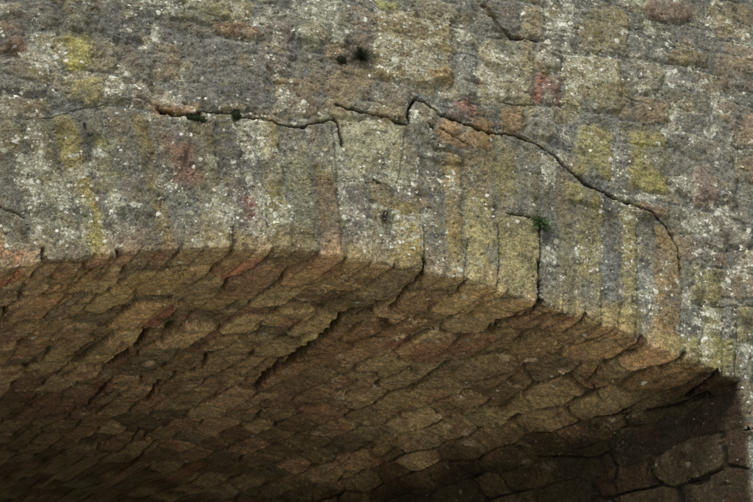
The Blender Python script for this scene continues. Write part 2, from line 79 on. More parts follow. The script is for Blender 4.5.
SSTONES=[0.245, 0.687, 0.422, 0.701, 0.388, 1.094, 0.197, 1.065, 150, 118, 70, 1, 0.012, 0.297, 1.133, 0.466, 1.147, 0.424, 1.719, 0.238, 1.687, 150, 124, 78, 1, 0.016, 0.624, 1.023, 0.793, 0.998, 0.787, 1.405, 0.606, 1.426, 146, 120, 78, 1, 0.014, 0.003, 1.515, 0.211, 1.583, 0.173, 1.901, -0.042, 1.819, 128, 112, 70, 0.900, 0.010, 0.292, 1.826, 0.469, 1.851, 0.450, 2.112, 0.266, 2.079, 156, 126, 92, 1, 0.014, 0.847, 0.848, 1.024, 0.794, 1.031, 1.073, 0.846, 1.130, 146, 122, 76, 0.900, 0.012, 1.010, 0.701, 1.195, 0.626, 1.209, 0.890, 1.015, 0.969, 140, 116, 70, 0.900, 0.010, 1.303, 0.969, 1.411, 0.905, 1.426, 1.083, 1.313, 1.147, 140, 128, 62, 1, 0.016, 0.890, 1.208, 1.196, 1.098, 1.208, 1.362, 0.891, 1.480, 128, 106, 66, 0.800, 0.008, 1.021, 1.583, 1.313, 1.447, 1.334, 1.783, 1.029, 1.929, 128, 104, 66, 0.800, 0.008, 0.417, 0.701, 0.500, 0.701, 0.472, 1.098, 0.382, 1.090, 120, 76, 54, 0.900, 0.006, -0.159, 1.108, 0.005, 1.169, -0.056, 1.551, -0.228, 1.472, 128, 96, 62, 0.800, 0.008, -0.018, 0.958, 0.169, 1.008, 0.138, 1.244, -0.055, 1.183, 130, 104, 72, 0.800, 0.008, 0.317, 2.276, 0.782, 2.297, 0.768, 3.218, 0.235, 3.136, 112, 82, 60, 0.800, 0.010, 1.108, 2.229, 1.335, 2.115, 1.370, 2.672, 1.126, 2.801, 124, 104, 70, 0.800, 0.010, 0.714, 2.354, 0.894, 2.326, 0.894, 2.686, 0.704, 2.711, 118, 104, 70, 0.700, 0.008, 0.545, 0.087, 0.626, 0.076, 0.576, 0.355, 0.489, 0.362, 130, 78, 58, 0.950, 0.003, -0.493, 0.023, -0.424, 0.051, -0.492, 0.298, -0.563, 0.262, 148, 90, 52, 0.900, 0.004, -0.252, 0.305, -0.110, 0.351, -0.208, 0.844, -0.361, 0.773, 132, 98, 56, 0.800, 0.006, -0.033, 0.416, 0.165, 0.455, 0.110, 0.833, -0.100, 0.773, 126, 108, 62, 0.700, 0.004, -0.285, 0.116, -0.055, 0.183, -0.089, 0.358, -0.325, 0.280, 128, 108, 58, 0.800, 0.006, 0.827, 0.133, 1.207, -0.006, 1.226, 0.326, 0.822, 0.473, 122, 96, 54, 0.700, 0.006, 1.451, 0.248, 1.641, 0.123, 1.674, 0.380, 1.476, 0.515, 104, 78, 54, 0.800, 0.006, 1.611, 0.069, 1.805, -0.081, 1.857, 0.244, 1.652, 0.408, 128, 104, 60, 0.800, 0.008, 1.809, 0.098, 1.976, -0.045, 2.015, 0.169, 1.843, 0.323, 134, 108, 62, 0.800, 0.008, 1.412, 0.830, 1.702, 0.626, 1.793, 1.330, 1.476, 1.583, 116, 86, 54, 0.700, 0.008, 1.909, 1.012, 2.095, 0.823, 2.167, 1.212, 1.972, 1.422, 118, 102, 66, 0.900, 0.010, 1.653, 1.719, 1.919, 1.476, 2.012, 2.122, 1.729, 2.415, 104, 74, 58, 0.700, 0.006, 1.916, 2.015, 2.089, 1.826, 2.125, 2.047, 1.948, 2.251, 128, 92, 66, 0.800, 0.008, 1.853, 0.640, 2.100, 0.405, 2.171, 0.780, 1.915, 1.048, 104, 70, 46, 0.800, 0.006, 1.992, 0.108, 2.120, -0.013, 2.169, 0.230, 2.038, 0.362, 110, 80, 54, 0.700, 0.006, 2.190, 0.262, 2.372, 0.062, 2.474, 0.487, 2.284, 0.715, 108, 84, 52, 0.700, 0.006, 2.371, 0.133, 2.542, -0.063, 2.621, 0.230, 2.446, 0.448, 124, 94, 54, 0.800, 0.008, 2.593, -0.038, 2.725, -0.199, 2.809, 0.080, 2.673, 0.255, 128, 96, 56, 0.800, 0.008, 2.785, 0.191, 2.941, -0.017, 3.024, 0.226, 2.862, 0.448, 112, 84, 50, 0.800, 0.006, 3.057, 0.098, 3.131, -0.006, 3.175, 0.119, 3.114, 0.262, 118, 88, 54, 0.800, 0.004, 2.343, -0.038, 2.482, -0.195, 2.537, 0.008, 2.395, 0.176, 130, 98, 56, 0.700, 0.006, 2.136, 0.051, 2.228, -0.042, 2.273, 0.169, 2.179, 0.269, 128, 92, 60, 0.700, 0.006, 2.560, 1.326, 2.752, 1.051, 2.820, 1.305, 2.622, 1.597, 120, 106, 66, 0.800, 0.010, 2.628, 0.926, 2.808, 0.676, 2.882, 0.937, 2.697, 1.205, 116, 100, 58, 0.700, 0.008, 2.611, 1.987, 2.764, 1.747, 2.818, 1.962, 2.660, 2.212, 124, 100, 72, 0.800, 0.010, 1.995, 3.879, 2.082, 3.765, 2.157, 4.318, 2.065, 4.447, 122, 78, 46, 0.800, 0.008, 2.660, 4.261, 2.799, 4.004, 2.856, 4.279, 2.714, 4.550, 108, 70, 50, 0.700, 0.004, 2.537, 2.094, 2.634, 1.951, 2.858, 2.926, 2.753, 3.104, 120, 98, 54, 0.600, 0.002, 0.489, 3.208, 0.932, 3.190, 0.937, 4.043, 0.440, 4.033, 112, 96, 58, 0.500, 0.006, 2.120, 0.876, 2.390, 0.573, 2.487, 0.998, 2.208, 1.347, 98, 80, 56, 0.600, 0.006, -0.261, 0.790, -0.128, 0.844, -0.162, 1.023, -0.299, 0.962, 132, 108, 66, 0.700, 0.008, 0.471, 0.594, 0.720, 0.569, 0.715, 0.794, 0.454, 0.812, 128, 102, 56, 0.700, 0.006, 0.070, 0.237, 0.359, 0.266, 0.329, 0.544, 0.025, 0.498, 128, 104, 56, 0.700, 0.006, 0.606, 1.426, 0.831, 1.394, 0.828, 1.808, 0.586, 1.833, 100, 90, 66, 0.800, -0.006, 1.480, 0.648, 1.719, 0.476, 1.775, 0.898, 1.523, 1.094, 112, 80, 52, 0.600, 0.006]
SPOTS=[1.730, 0.748, 0.030, 2.275, 0.626, 0.030, 2.385, 0.555, 0.024, 2.574, 0.523, 0.024, 2.453, 1.230, 0.024, 2.551, 1.569, 0.036, 2.668, 1.612, 0.024, 2.789, 1.544, 0.042, 2.882, 1.626, 0.036, 3.202, 1.340, 0.030, 3.277, 1.197, 0.036, 3.261, 1.187, 0.036, 1.634, 1.190, 0.024, 3.061, 0.612, 0.018, 3.079, 0.494, 0.024, 2.012, 1.808, 0.030, 1.417, 2.265, 0.024, 0.734, 1.822, 0.030, 2.254, 2.461, 0.030, 2.365, 2.047, 0.024, 1.144, 2.165, 0.024, 0.534, 2.051, 0.024, 3.422, 0.316, 0.024, 3.438, 0.448, 0.024]
PROF_X = np.array(PROF_X); PROF_Z = np.array(PROF_Z)
JOINTS = np.array(JOINTS).reshape(-1, 4)          # foot x z, head x z
EXTRADOS = np.array(EXTRADOS).reshape(-1, 2)
STONES = np.array(STONES).reshape(-1, 12)
PATCHES = np.array(PATCHES).reshape(-1, 12)
LICHEN = np.array(LICHEN).reshape(-1, 5)
SSTONES = np.array(SSTONES).reshape(-1, 13)
SPOTS = np.array(SPOTS).reshape(-1, 3)
XL, XR = PROF_X[0], PROF_X[-1]
ZL, ZS = PROF_Z[0], PROF_Z[-1]


def skew(u):
    return np.tan(np.radians(np.interp(u, [0.0, 1.6, XR], [15.0, 17.0, 19.0])))


SKEW = math.tan(R(20))
BARREL = 7.6
HA, HB = .75, .65
TOP = 7.3
SAT = 0.66
WARM = np.array([1.05, 1.03, .92])
ALB = 1.55                                        # sampled colour -> reflectance


def zprof(x):
    return np.interp(x, PROF_X, PROF_Z)


def lin(c):
    c = np.asarray(c, float)/255.0
    c = np.where(c <= 0.04045, c/12.92, ((c+0.055)/1.055)**2.4)*ALB
    g = (c*np.array([.2126, .7152, .0722])).sum(-1, keepdims=True)
    return (g+(c-g)*SAT)*WARM


# ------------------------------------------------------------------ noise
def _h(ix, iy, seed):
    h = (ix.astype(np.int64)*374761393 + iy.astype(np.int64)*668265263 + seed*974711) & 0xffffffff
    h = ((h ^ (h >> 13))*1274126177) & 0xffffffff
    h = h ^ (h >> 16)
    h = (h*2246822519) & 0xffffffff
    return (h ^ (h >> 15)).astype(np.float64)/4294967296.0


def gn(x, y, seed=0):
    x0 = np.floor(x); y0 = np.floor(y)
    fx = x-x0; fy = y-y0
    u = fx*fx*fx*(fx*(fx*6-15)+10); v = fy*fy*fy*(fy*(fy*6-15)+10)

    def g(i, j):
        a = _h(x0+i, y0+j, seed)*2*np.pi
        return np.cos(a)*(fx-i)+np.sin(a)*(fy-j)
    a = g(0, 0); b = g(1, 0); c = g(0, 1); d = g(1, 1)
    return 1.5*((a*(1-u)+b*u)*(1-v)+(c*(1-u)+d*u)*v)


def fbm(x, y, o=4, seed=0, gain=0.5):
    s = 0; a = 1.0; t = 0
    for k in range(o):
        s = s+a*gn(x*2**k+17.3*k, y*2**k-9.1*k, seed+k); t += a; a *= gain
    return s/t


def worley(x, y, seed=0, jit=0.85):
    x0 = np.floor(x); y0 = np.floor(y)
    f1 = np.full(x.shape, 9.0); f2 = f1.copy(); ida = np.zeros(x.shape); idb = ida.copy()
    px = ida.copy(); py = ida.copy()
    for i in (-2, -1, 0, 1):
        for j in (-1, 0, 1):
            cx = x0+i; cy = y0+j
            a = _h(cx, cy, seed); b = _h(cx, cy, seed+77)
            qx = cx+.5+.5*(cy % 2)+(a-.5)*jit; qy = cy+.5+(b-.5)*jit*.45     # staggered courses
            d = (np.abs(x-qx)**3.2+np.abs(y-qy)**3.2)**(1/3.2)
            n = d < f1
            f2 = np.where(n, f1, np.minimum(f2, d))
            ida = np.where(n, _h(cx, cy, seed+131), ida); idb = np.where(n, _h(cx, cy, seed+251), idb)
            px = np.where(n, x-qx, px); py = np.where(n, y-qy, py)
            f1 = np.where(n, d, f1)
    return f1, f2, ida, idb, px, py


def sst(a, b, x):
    t = np.clip((x-a)/(b-a), 0, 1)
    return t*t*(3-2*t)


def quad_sd(q, x, y):
    """signed distance-like (negative inside) to a convex quad"""
    p = q.reshape(4, 2)
    area = sum(p[i, 0]*p[(i+1) % 4, 1]-p[(i+1) % 4, 0]*p[i, 1] for i in range(4))
    s = 1 if area > 0 else -1
    acc = 0
    k = .02
    for i in range(4):
        a = p[i]; b = p[(i+1) % 4]
        e = (b-a)/max(np.hypot(*(b-a)), 1e-6)
        acc = acc+np.exp(np.clip(-s*(e[0]*(y-a[1])-e[1]*(x-a[0]))/k, -40, 40))
    return k*np.log(acc)


def near(x, y, bx, by, m):
    return np.where((x > bx.min()-m) & (x < bx.max()+m) & (y > by.min()-m) & (y < by.max()+m))[0]


def groove(x, y, cracks, seed, wob=0.006):
    """depth of the open cracks at each point"""
    out = np.zeros(x.shape)
    wx = x+wob*fbm(x*26, y*26, 4, seed, .7); wy = y+wob*fbm(x*26, y*26, 4, seed+9, .7)
    wv = 1+.45*fbm(x*20, y*20, 3, seed+5)*2.0
    wv2 = fbm(x*18, y*18, 4, seed+6)*1.5
    for pts, w, dep in cracks:
        p = np.array(pts).reshape(-1, 2)
        k = near(x, y, p[:, 0], p[:, 1], 0.1)
        if not len(k):
            continue
        dm = np.full(len(k), 9.0)
        for a, b in zip(p[:-1], p[1:]):
            ab = b-a; L = max(ab@ab, 1e-9)
            t = np.clip(((wx[k]-a[0])*ab[0]+(wy[k]-a[1])*ab[1])/L, 0, 1)
            dm = np.minimum(dm, np.hypot(wx[k]-a[0]-t*ab[0], wy[k]-a[1]-t*ab[1]))
        ww = w*.8*np.clip(wv[k], .2, 2.1)
        chip = np.clip(.2+.9*wv2[k], 0, 1)*min(dep, .04)*.5
        out[k] = np.maximum(out[k], np.maximum(dep*(1-sst(ww*.8, ww*1.15+.0022, dm)), chip*(1-sst(ww, ww*2.2+.014, dm))))
    return out


# ------------------------------------------------------------------ facade fields (x, z)
PAL = lin([(104, 98, 86), (96, 94, 90), (112, 106, 82), (118, 108, 74), (110, 96, 74), (104, 100, 96), (116, 100, 80), (100, 96, 78)])
VC = lin(VCOL)
MORTAR = lin((96, 99, 99))


def ring_coords(x, z):
    """height share inside the arch ring and voussoir number"""
    zb = zprof(x)
    ze = np.interp(x, EXTRADOS[:, 0], EXTRADOS[:, 1])
    v = (z-zb)/np.maximum(ze-zb, .05)
    n = np.full(x.shape, -1)
    dj = np.full(x.shape, 9.0)
    vv = np.clip(v, 0, 1.1)
    wx = x+.020*fbm(x*7, z*7, 3, 41)+.012*fbm(x*26, z*26, 3, 47)
    for k, j in enumerate(JOINTS):
        xj = j[0]+(j[2]-j[0])*vv
        n = n+(wx > xj)
        dj = np.minimum(dj, np.abs(wx-xj))
    ok = (v < 1+.10*fbm(x*4, z*4, 2, 43)) & (v > -.02) & (x < XR) & (x > XL) & (n >= 0) & (n < len(VCOL))
    return v, np.where(ok, n, -1), dj


def facade(x, z):
    N = x.shape
    wx = x+.016*fbm(x*7, z*7, 3, 1); wz = z+.016*fbm(x*7+5, z*7, 3, 2)
    # rubble filling between the surveyed stones
    f1, f2, ia, ib, qx, qy = worley(wx/.30, wz/.17, 5)
    k = (ia*7.999).astype(int)
    rub = PAL[k]*(0.85+.3*ib)[:, None]
    jm = sst(.02, .17, f2-f1)
    tint = MORTAR+(rub-MORTAR)*(.75*jm)[:, None]
    h = .004*jm+.005*(ib-.5)*jm
    own = .35+1.2*ib
    v, vid, dj = ring_coords(x, z)
    inr = vid >= 0
    vcol = VC[np.clip(vid, 0, len(VCOL)-1)]
    split = .3+.45*_h(vid.astype(float), np.ones(N), 8)+.10*fbm(x*9, z*9, 3, 48)
    alt = PAL[(_h(vid.astype(float), np.ones(N), 9)*7.999).astype(int)]
    top = sst(-.04, .04, v-split)*(.15+.75*_h(vid.astype(float), np.ones(N), 10))
    vcol = vcol+(alt-vcol)*top[:, None]
    vj = sst(.001, .022, dj)
    vh = _h(vid.astype(float), np.zeros(N), 7)
    fade = .35+.65*sst(-.25, .3, fbm(x*3, z*3, 2, 13))
    blot = .50+.9*fbm(x*6, z*5, 4, 49)
    vt = MORTAR*.85+(vcol-MORTAR)*(np.clip(vj*(.35+blot), 0, 1)+(1-vj)*.3)[:, None]
    edge = inr*sst(1.02, .9, v)
    tint = tint+(vt-tint)*edge[:, None]
    dome = sst(0, .05, dj)*sst(1.05, .9, v)
    h = h+((.007*vj+.006*dome)*fade+.016*(vh-.5)*vj-h)*edge
    own = np.where(edge > .5, .30+1.3*_h(vid.astype(float), np.ones(N), 12), own)
    # surveyed stones, then patches of colour on them
    rag = fbm(x*13, z*13, 4, 15)
    rag2 = fbm(x*8, z*8, 5, 16, .6)
    for qi, q in enumerate(STONES):
        p = q[:8].reshape(4, 2)
        i = near(x, z, p[:, 0], p[:, 1], .05)
        if len(i):
            d = quad_sd(q[:8], wx[i], wz[i])+.040*rag[i]
            m = sst(.018, -.028, d)
            inner = lin(q[8:11])
            tint[i] += (inner-tint[i])*(m*q[11]*np.clip(.82+.55*rag2[i], .3, 1))[:, None]
            rim = np.exp(-((d-.006)/.012)**2)*.5
            tint[i] += (MORTAR*.72-tint[i])*(rim*.7)[:, None]
            h[i] += m*(.007*sst(0, -.03, d)+.003*(qi % 4))-.006*rim
            own[i] += ((.3 if q[10] < 60 or q[11] > .94 else .3+.35*(qi*7 % 5))-own[i])*m
    for q in PATCHES:
        p = q[:8].reshape(4, 2)
        i = near(x, z, p[:, 0], p[:, 1], .08)
        if len(i):
            d = quad_sd(q[:8], wx[i]+.012*fbm(x[i]*25, z[i]*25, 3, 61), wz[i]+.012*fbm(x[i]*25, z[i]*25, 3, 62))
            m = sst(.03, -.04, d+.05*rag[i])*q[11]
            own[i] *= 1-(.7 if q[10] < 50 else .45)*m
            tint[i] += (lin(q[8:11])-tint[i])*m[:, None]
    # weathering: broad cool and warm drifts, grey crust, ochre blooms
    a = fbm(x*2.1, z*2.1, 4, 21)
    tint = tint*(1+.55*a)[:, None]
    g = sst(.02, .45, fbm(x*5.5, z*4, 5, 22))
    tint += (lin((98, 100, 99))-tint)*(.72*g)[:, None]
    o = sst(.12, .5, fbm(x*6.5, z*6.5, 4, 23))
    tint += (lin((126, 112, 64))-tint)*(.5*o)[:, None]
    br = sst(.2, .55, fbm(x*8, z*8, 4, 24))
    tint += (lin((100, 84, 62))-tint)*(.4*br)[:, None]
    dk = sst(.12, .5, fbm(x*11, z*8, 5, 25))
    tint *= (1-.5*dk)[:, None]
    # lichen
    wl = np.clip(.37+1.30*fbm(x*3.4, z*3.4, 4, 31)+.8*fbm(x*11, z*11, 3, 32), 0.03, 1.1)
    for cx, cz, rx, rz, s in LICHEN:
        i = near(x, z, np.array([cx-rx, cx+rx]), np.array([cz-rz, cz+rz]), .12)
        if len(i):
            e = np.hypot((wx[i]-cx)/rx, (wz[i]-cz)/rz)+.5*fbm(x[i]*14, z[i]*14, 3, 33)
            wl[i] = np.maximum(wl[i], wl[i]+.65*s*sst(1.3, .3, e))
    wl = wl*1.25*np.clip(own, .2, 1.7)
    tint = tint*np.array([.86, .875, .875])
    colony = sst(.10, .42, fbm(x*10, z*10, 5, 36, .62)+.35*(wl-.35))
    tint += (lin((150, 150, 130))-tint)*(.36*colony*np.clip(wl*1.3, 0, 1))[:, None]
    wl = np.clip(wl*(.30+1.5*colony), 0, 1.7)
    yl = sst(.08, .5, fbm(x*5.5+3, z*2.6, 4, 35))*.9
    # relief
    h = h+.010*fbm(x*2.5, z*2.5, 3, 51)+.009*fbm(x*12, z*12, 4, 52)+.0035*fbm(x*48, z*48, 3, 53)
    pit = sst(.25, .55, fbm(x*30, z*30, 3, 54))
    h -= .006*pit
    c = groove(x, z, CRACKS, 71, .011)
    h -= c
    soil_shade = sst(.004, .02, c)  # soil brown that also paints the shade inside the cracks
    tint += (lin((44, 36, 26))-tint)*(.85*soil_shade)[:, None]
    # a ledge of the stone under the open gap, and the lip over the big crack, stand proud
    for (cx, cz, w, hh, pr) in ((.12, 4.478, .11, .024, .010), (1.43, 4.62, .05, .03, .02), (2.63, 4.47, .07, .022, .022), (1.47, 4.545, .13, .03, .014), (1.75, 5.26, .10, .05, .03), (3.2, 3.31, .12, .02, .04)):
        e = np.hypot((x-cx)/w, (z-cz)/hh)
        h += pr*sst(1.25, .5, e+.25*fbm(x*20, z*20, 2, 72))
    wl *= (1-soil_shade)
    return h, tint, np.clip(wl, 0, 1.6), yl, vid


# ------------------------------------------------------------------ soffit fields (u along the arch, d into the barrel)
SPAL = .48*lin([(112, 94, 64)])+.52*lin([(118, 92, 56), (140, 116, 74), (108, 84, 52), (122, 82, 62), (150, 126, 84), (96, 86, 68), (118, 100, 60), (132, 98, 70)])


def soffit(u, d):
    N = u.shape
    wu = u+.040*fbm(u*3.5, d*2.2, 2, 101)+.008*fbm(u*14, d*14, 3, 102)
    wd = d+.09*fbm(u*3+7, d*2.5, 3, 103)+.010*fbm(u*14+3, d*14, 3, 104)
    f1, f2, ia, ib, qy, qx = worley(wd/.38, wu/.20, 106, .62)
    jm = sst(.035, .10, f2-f1)
    base = SPAL[(ia*7.999).astype(int)]*(.68+1.1*ib**1.5)[:, None]
    mort = lin((104, 86, 56))
    tint = mort+(base-mort)*(jm*.9)[:, None]
    lost = sst(-.1, .35, fbm(u*2.3, d*2.3, 3, 107))
    seen = sst(-.30, .15, fbm(u*4.5, d*4.5, 3, 113))
    jm = 1-(1-jm)*(.25+.75*seen)
    h = jm*(.014+.028*(ib-.4)+.022*(ia-.5)*qx+.022*(_h(ia*999, ib*999, 3)-.5)*qy)-(1-jm)*(.008+.022*lost)
    jd = sst(.12, .03, f2-f1)
    rough = fbm(u*7, d*5, 4, 108)
    for q in SSTONES:
        p = q[:8].reshape(4, 2)
        i = near(u, d, p[:, 0], p[:, 1], .06)
        if len(i):
            s = quad_sd(q[:8], wu[i]-.75*(wu[i]-u[i]), wd[i]-.8*(wd[i]-d[i]))
            m = sst(.008, -.010, s)
            gap = np.exp(-((s-.014)/.010)**2)
            tint[i] += (lin(q[8:11])*1.16-tint[i])*(m*q[11])[:, None]
            tint[i] *= (1-.30*gap)[:, None]
            h[i] += m*(q[12]*1.7+.006-.6*h[i])-.014*gap*(.3+seen[i])
    tint *= (1+.42*fbm(u*3, d*3, 4, 121))[:, None]
    g = sst(.05, .5, fbm(u*5, d*4, 4, 122))
    tint += (lin((92, 84, 64))-tint)*(.5*g)[:, None]
    rd = sst(.18, .5, fbm(u*4, d*3, 4, 123))
    tint += (lin((124, 74, 54))-tint)*(.55*rd)[:, None]
    oc = sst(.2, .5, fbm(u*6, d*6, 4, 126))
    tint += (lin((128, 108, 58))-tint)*(.45*oc)[:, None]
    dk = sst(.0, .45, fbm(u*9, d*7, 5, 124))
    tint *= (1-.38*dk)[:, None]
    worn = sst(.05, .45, fbm(u*4+2, d*4, 4, 127))*sst(.02, .12, h)
    tint *= (1+.6*worn)[:, None]
    tint *= (1-.55*jd*np.clip(.3+lost, 0, 1))[:, None]
    tint *= 1.48*np.array([.985, 1.0, .98])
    salt = sst(.035, .008, np.abs(fbm(u*5.5, d*7, 5, 128)))*sst(.08, .35, fbm(u*3.1, d*2.6, 3, 129))
    tint += (lin((168, 148, 112))*1.3-tint)*(.75*salt)[:, None]
    deep = sst(.5, 1.1, d+.25*fbm(u*2, d*2, 3, 130))
    h += deep*(.011*fbm(u*10, d*9, 5, 133, .6)+.006)
    h += .006*salt
    # arch stones at the front are set close and flat; the barrel behind is rougher
    front = sst(.40, .05, d+.12*fbm(u*5, d*2, 2, 125))
    h = h*(1-.55*front)
    vu = u+.008*fbm(u*14, d*14, 3, 134)
    vn = np.searchsorted(JOINTS[:, 0], vu)
    djn = np.abs(vu[:, None]-JOINTS[None, :, 0]).min(1) if len(u) < 1 else np.minimum(np.abs(vu-JOINTS[np.clip(vn, 0, len(JOINTS)-1), 0]), np.abs(vu-JOINTS[np.clip(vn-1, 0, len(JOINTS)-1), 0]))
    f3 = sst(.34, .24, d+.06*fbm(u*5, d*2, 2, 135))
    off_ = _h(vn.astype(float), np.zeros(N), 136)
    h += f3*((off_-.4)*.010-.006*np.exp(-(djn/.007)**2))
    tint *= (1+f3*(.5*_h(vn.astype(float), np.ones(N), 137)-.22)-.4*f3*np.exp(-(djn/.008)**2))[:, None]
    h += .006*rough+.006*fbm(u*14, d*11, 4, 109)+.0045*fbm(u*45, d*40, 3, 110)
    h -= .010*sst(.2, .5, fbm(u*20, d*16, 4, 111))
    h += .008*sst(.1, .6, np.abs(fbm(u*5, d*9, 3, 112)))*(1-front)
    c = groove(u, d, SCRACKS, 171, .012)
    h -= c
    soil_shade = sst(.006, .03, c)  # soil brown, with the shade of the open gaps painted in
    tint += (lin((54, 42, 28))-tint)*(.6*soil_shade)[:, None]
    wl = np.clip(.03+.3*fbm(u*6, d*6, 3, 131), 0, .3)*(.25+.75*sst(XR, XR-.5, u))
    for su, sv, r in SPOTS:
        i = near(u, d, np.array([su]), np.array([sv]), .12)
        if len(i):
            e = np.hypot(u[i]-su, (d[i]-sv)*.7)/r+.8*fbm(u[i]*45, d[i]*45, 3, 132)
            m = sst(1.3, .6, e)
            tint[i] += (lin((190, 168, 140))-tint[i])*(.8*m)[:, None]
            h[i] += .008*m
    return h, tint, wl, front


# ------------------------------------------------------------------ the sheets of the masonry, as vertex tables
def steps(*segs):
    """[(start, end, step), ...] joined into one list of coordinates"""
    out = []
    for a, b, s in segs:
        n = max(1, int(round((b-a)/s)))
        out.append(np.linspace(a, b, n, endpoint=False))
    out.append(np.array([segs[-1][1]]))
    return np.concatenate(out)


FINE = 0.0042
xa = steps((XL, -.95, .04), (-.95, -.62, .012), (-.62, XR, FINE))            # over the opening
wa = steps((0, 2.72, FINE), (2.72, 3.1, .02), (3.1, TOP-ZL, .1))            # upwards from the arch
xb = steps((XR, 3.70, FINE), (3.70, 4.1, .02), (4.1, 7.6, .1))             # right of the jamb
zj = steps((ZS-3.2, ZS-2.2, .1), (ZS-2.2, ZS-.8, .03), (ZS-.8, ZS, FINE))  # jamb, upwards
zj[0] = -.3
zb_ = np.concatenate([zj, steps((ZS, 6.5, FINE), (6.5, TOP, .08))[1:]])
dd = steps((0, .06, .003), (.06, .8, .0045), (.8, 1.8, .007), (1.8, 3.6, .012), (3.6, 4.4, .05), (4.4, BARREL, .2))

V, Fq, kind = [], [], []     # per sheet arrays
recs = []


def grid_faces(n, m, flip):
    i, j = np.meshgrid(np.arange(n-1), np.arange(m-1), indexing='ij')
    a = i*m+j
    f = np.stack([a, a+m, a+m+1, a+1], -1).reshape(-1, 4)
    return f[:, ::-1] if flip else f


def add_sheet(name, X, Z, U, Dp, dist, nx, nz, isf, n, m, flip):
    recs.append(dict(name=name, x=X.ravel(), z=Z.ravel(), u=U.ravel(), d=Dp.ravel(), dist=dist.ravel(), nx=nx.ravel(), nz=nz.ravel(), isf=isf, f=grid_faces(n, m, flip)))


def prof_normal(x):
    """inward (into the opening) soffit normal in the x-z plane"""
    e = .02
    s = (zprof(np.minimum(x+e, XR))-zprof(np.maximum(x-e, XL)))/(np.minimum(x+e, XR)-np.maximum(x-e, XL))
    L = np.hypot(1, s)
    nx, nz = s/L, -1/L
    t = sst(XR-.03, XR, x)*.5          # swing into the jamb at the springing
    nx2 = nx*(1-t)+(-1)*t; nz2 = nz*(1-t)
    L = np.hypot(nx2, nz2)
    return nx2/L, nz2/L


# A: wall over the opening
X, Wd = np.meshgrid(xa, wa, indexing='ij')
zt = zprof(X)
Z = zt+Wd*(TOP-zt)/(TOP-ZL)
nx, nz = prof_normal(X)
add_sheet('wall', X, Z, X, 0*X, (Z-zt), nx, nz, True, len(xa), len(wa), False)
# B: wall right of the jamb
X, Z = np.meshgrid(xb, zb_, indexing='ij')
up_ = np.maximum(Z-ZS, 0)
t = sst(0, .03, ZS-Z)*.5+.5
nx = -np.ones(X.shape)*t; nz = -(1-t)
nxs, nzs = prof_normal(np.array([XR]))
corner = Z >= ZS-1e-6
nx = np.where(corner, nxs[0], -1.0); nz = np.where(corner, nzs[0], 0.0)
add_sheet('wall', X, Z, XR+np.maximum(ZS-Z, 0), 0*X, np.hypot(X-XR, up_), nx, nz, True, len(xb), len(zb_), False)
# L: wall left of the opening (outside the picture)
xl = steps((XL-3.4, XL, .1)); zl = steps((-.3, ZL, .1), (ZL, TOP, .1))
X, Z = np.meshgrid(xl, zl, indexing='ij')
add_sheet('wall', X, Z, XL-np.maximum(ZL-Z, 0), 0*X, np.full(X.shape, 5.0), -np.ones(X.shape), 0*X, True, len(xl), len(zl), False)
# S: underside of the arch
X, Dp = np.meshgrid(xa, dd, indexing='ij')
nx, nz = prof_normal(X)
add_sheet('vault', X, zprof(X), X, Dp, Dp, nx, nz, False, len(xa), len(dd), True)
# J: inner face of the right abutment
Zj, Dp = np.meshgrid(zj[::-1], dd, indexing='ij')
nx = np.where(Zj >= ZS-1e-6, nxs[0], -1.0); nz = np.where(Zj >= ZS-1e-6, nzs[0], 0.0)
add_sheet('abutment', np.full(Zj.shape, XR), Zj, XR+(ZS-Zj), Dp, Dp, nx, nz, False, len(zj), len(dd), True)
# K: inner face of the left abutment (outside the picture)
dk_ = steps((0, BARREL, .1))
Zj, Dp = np.meshgrid(zl[zl <= ZL+1e-6], dk_, indexing='ij')
add_sheet('abutment', np.full(Zj.shape, XL), Zj, XL-(ZL-Zj), Dp, Dp, np.ones(Zj.shape), 0*Zj, False, Zj.shape[0], len(dk_), True)

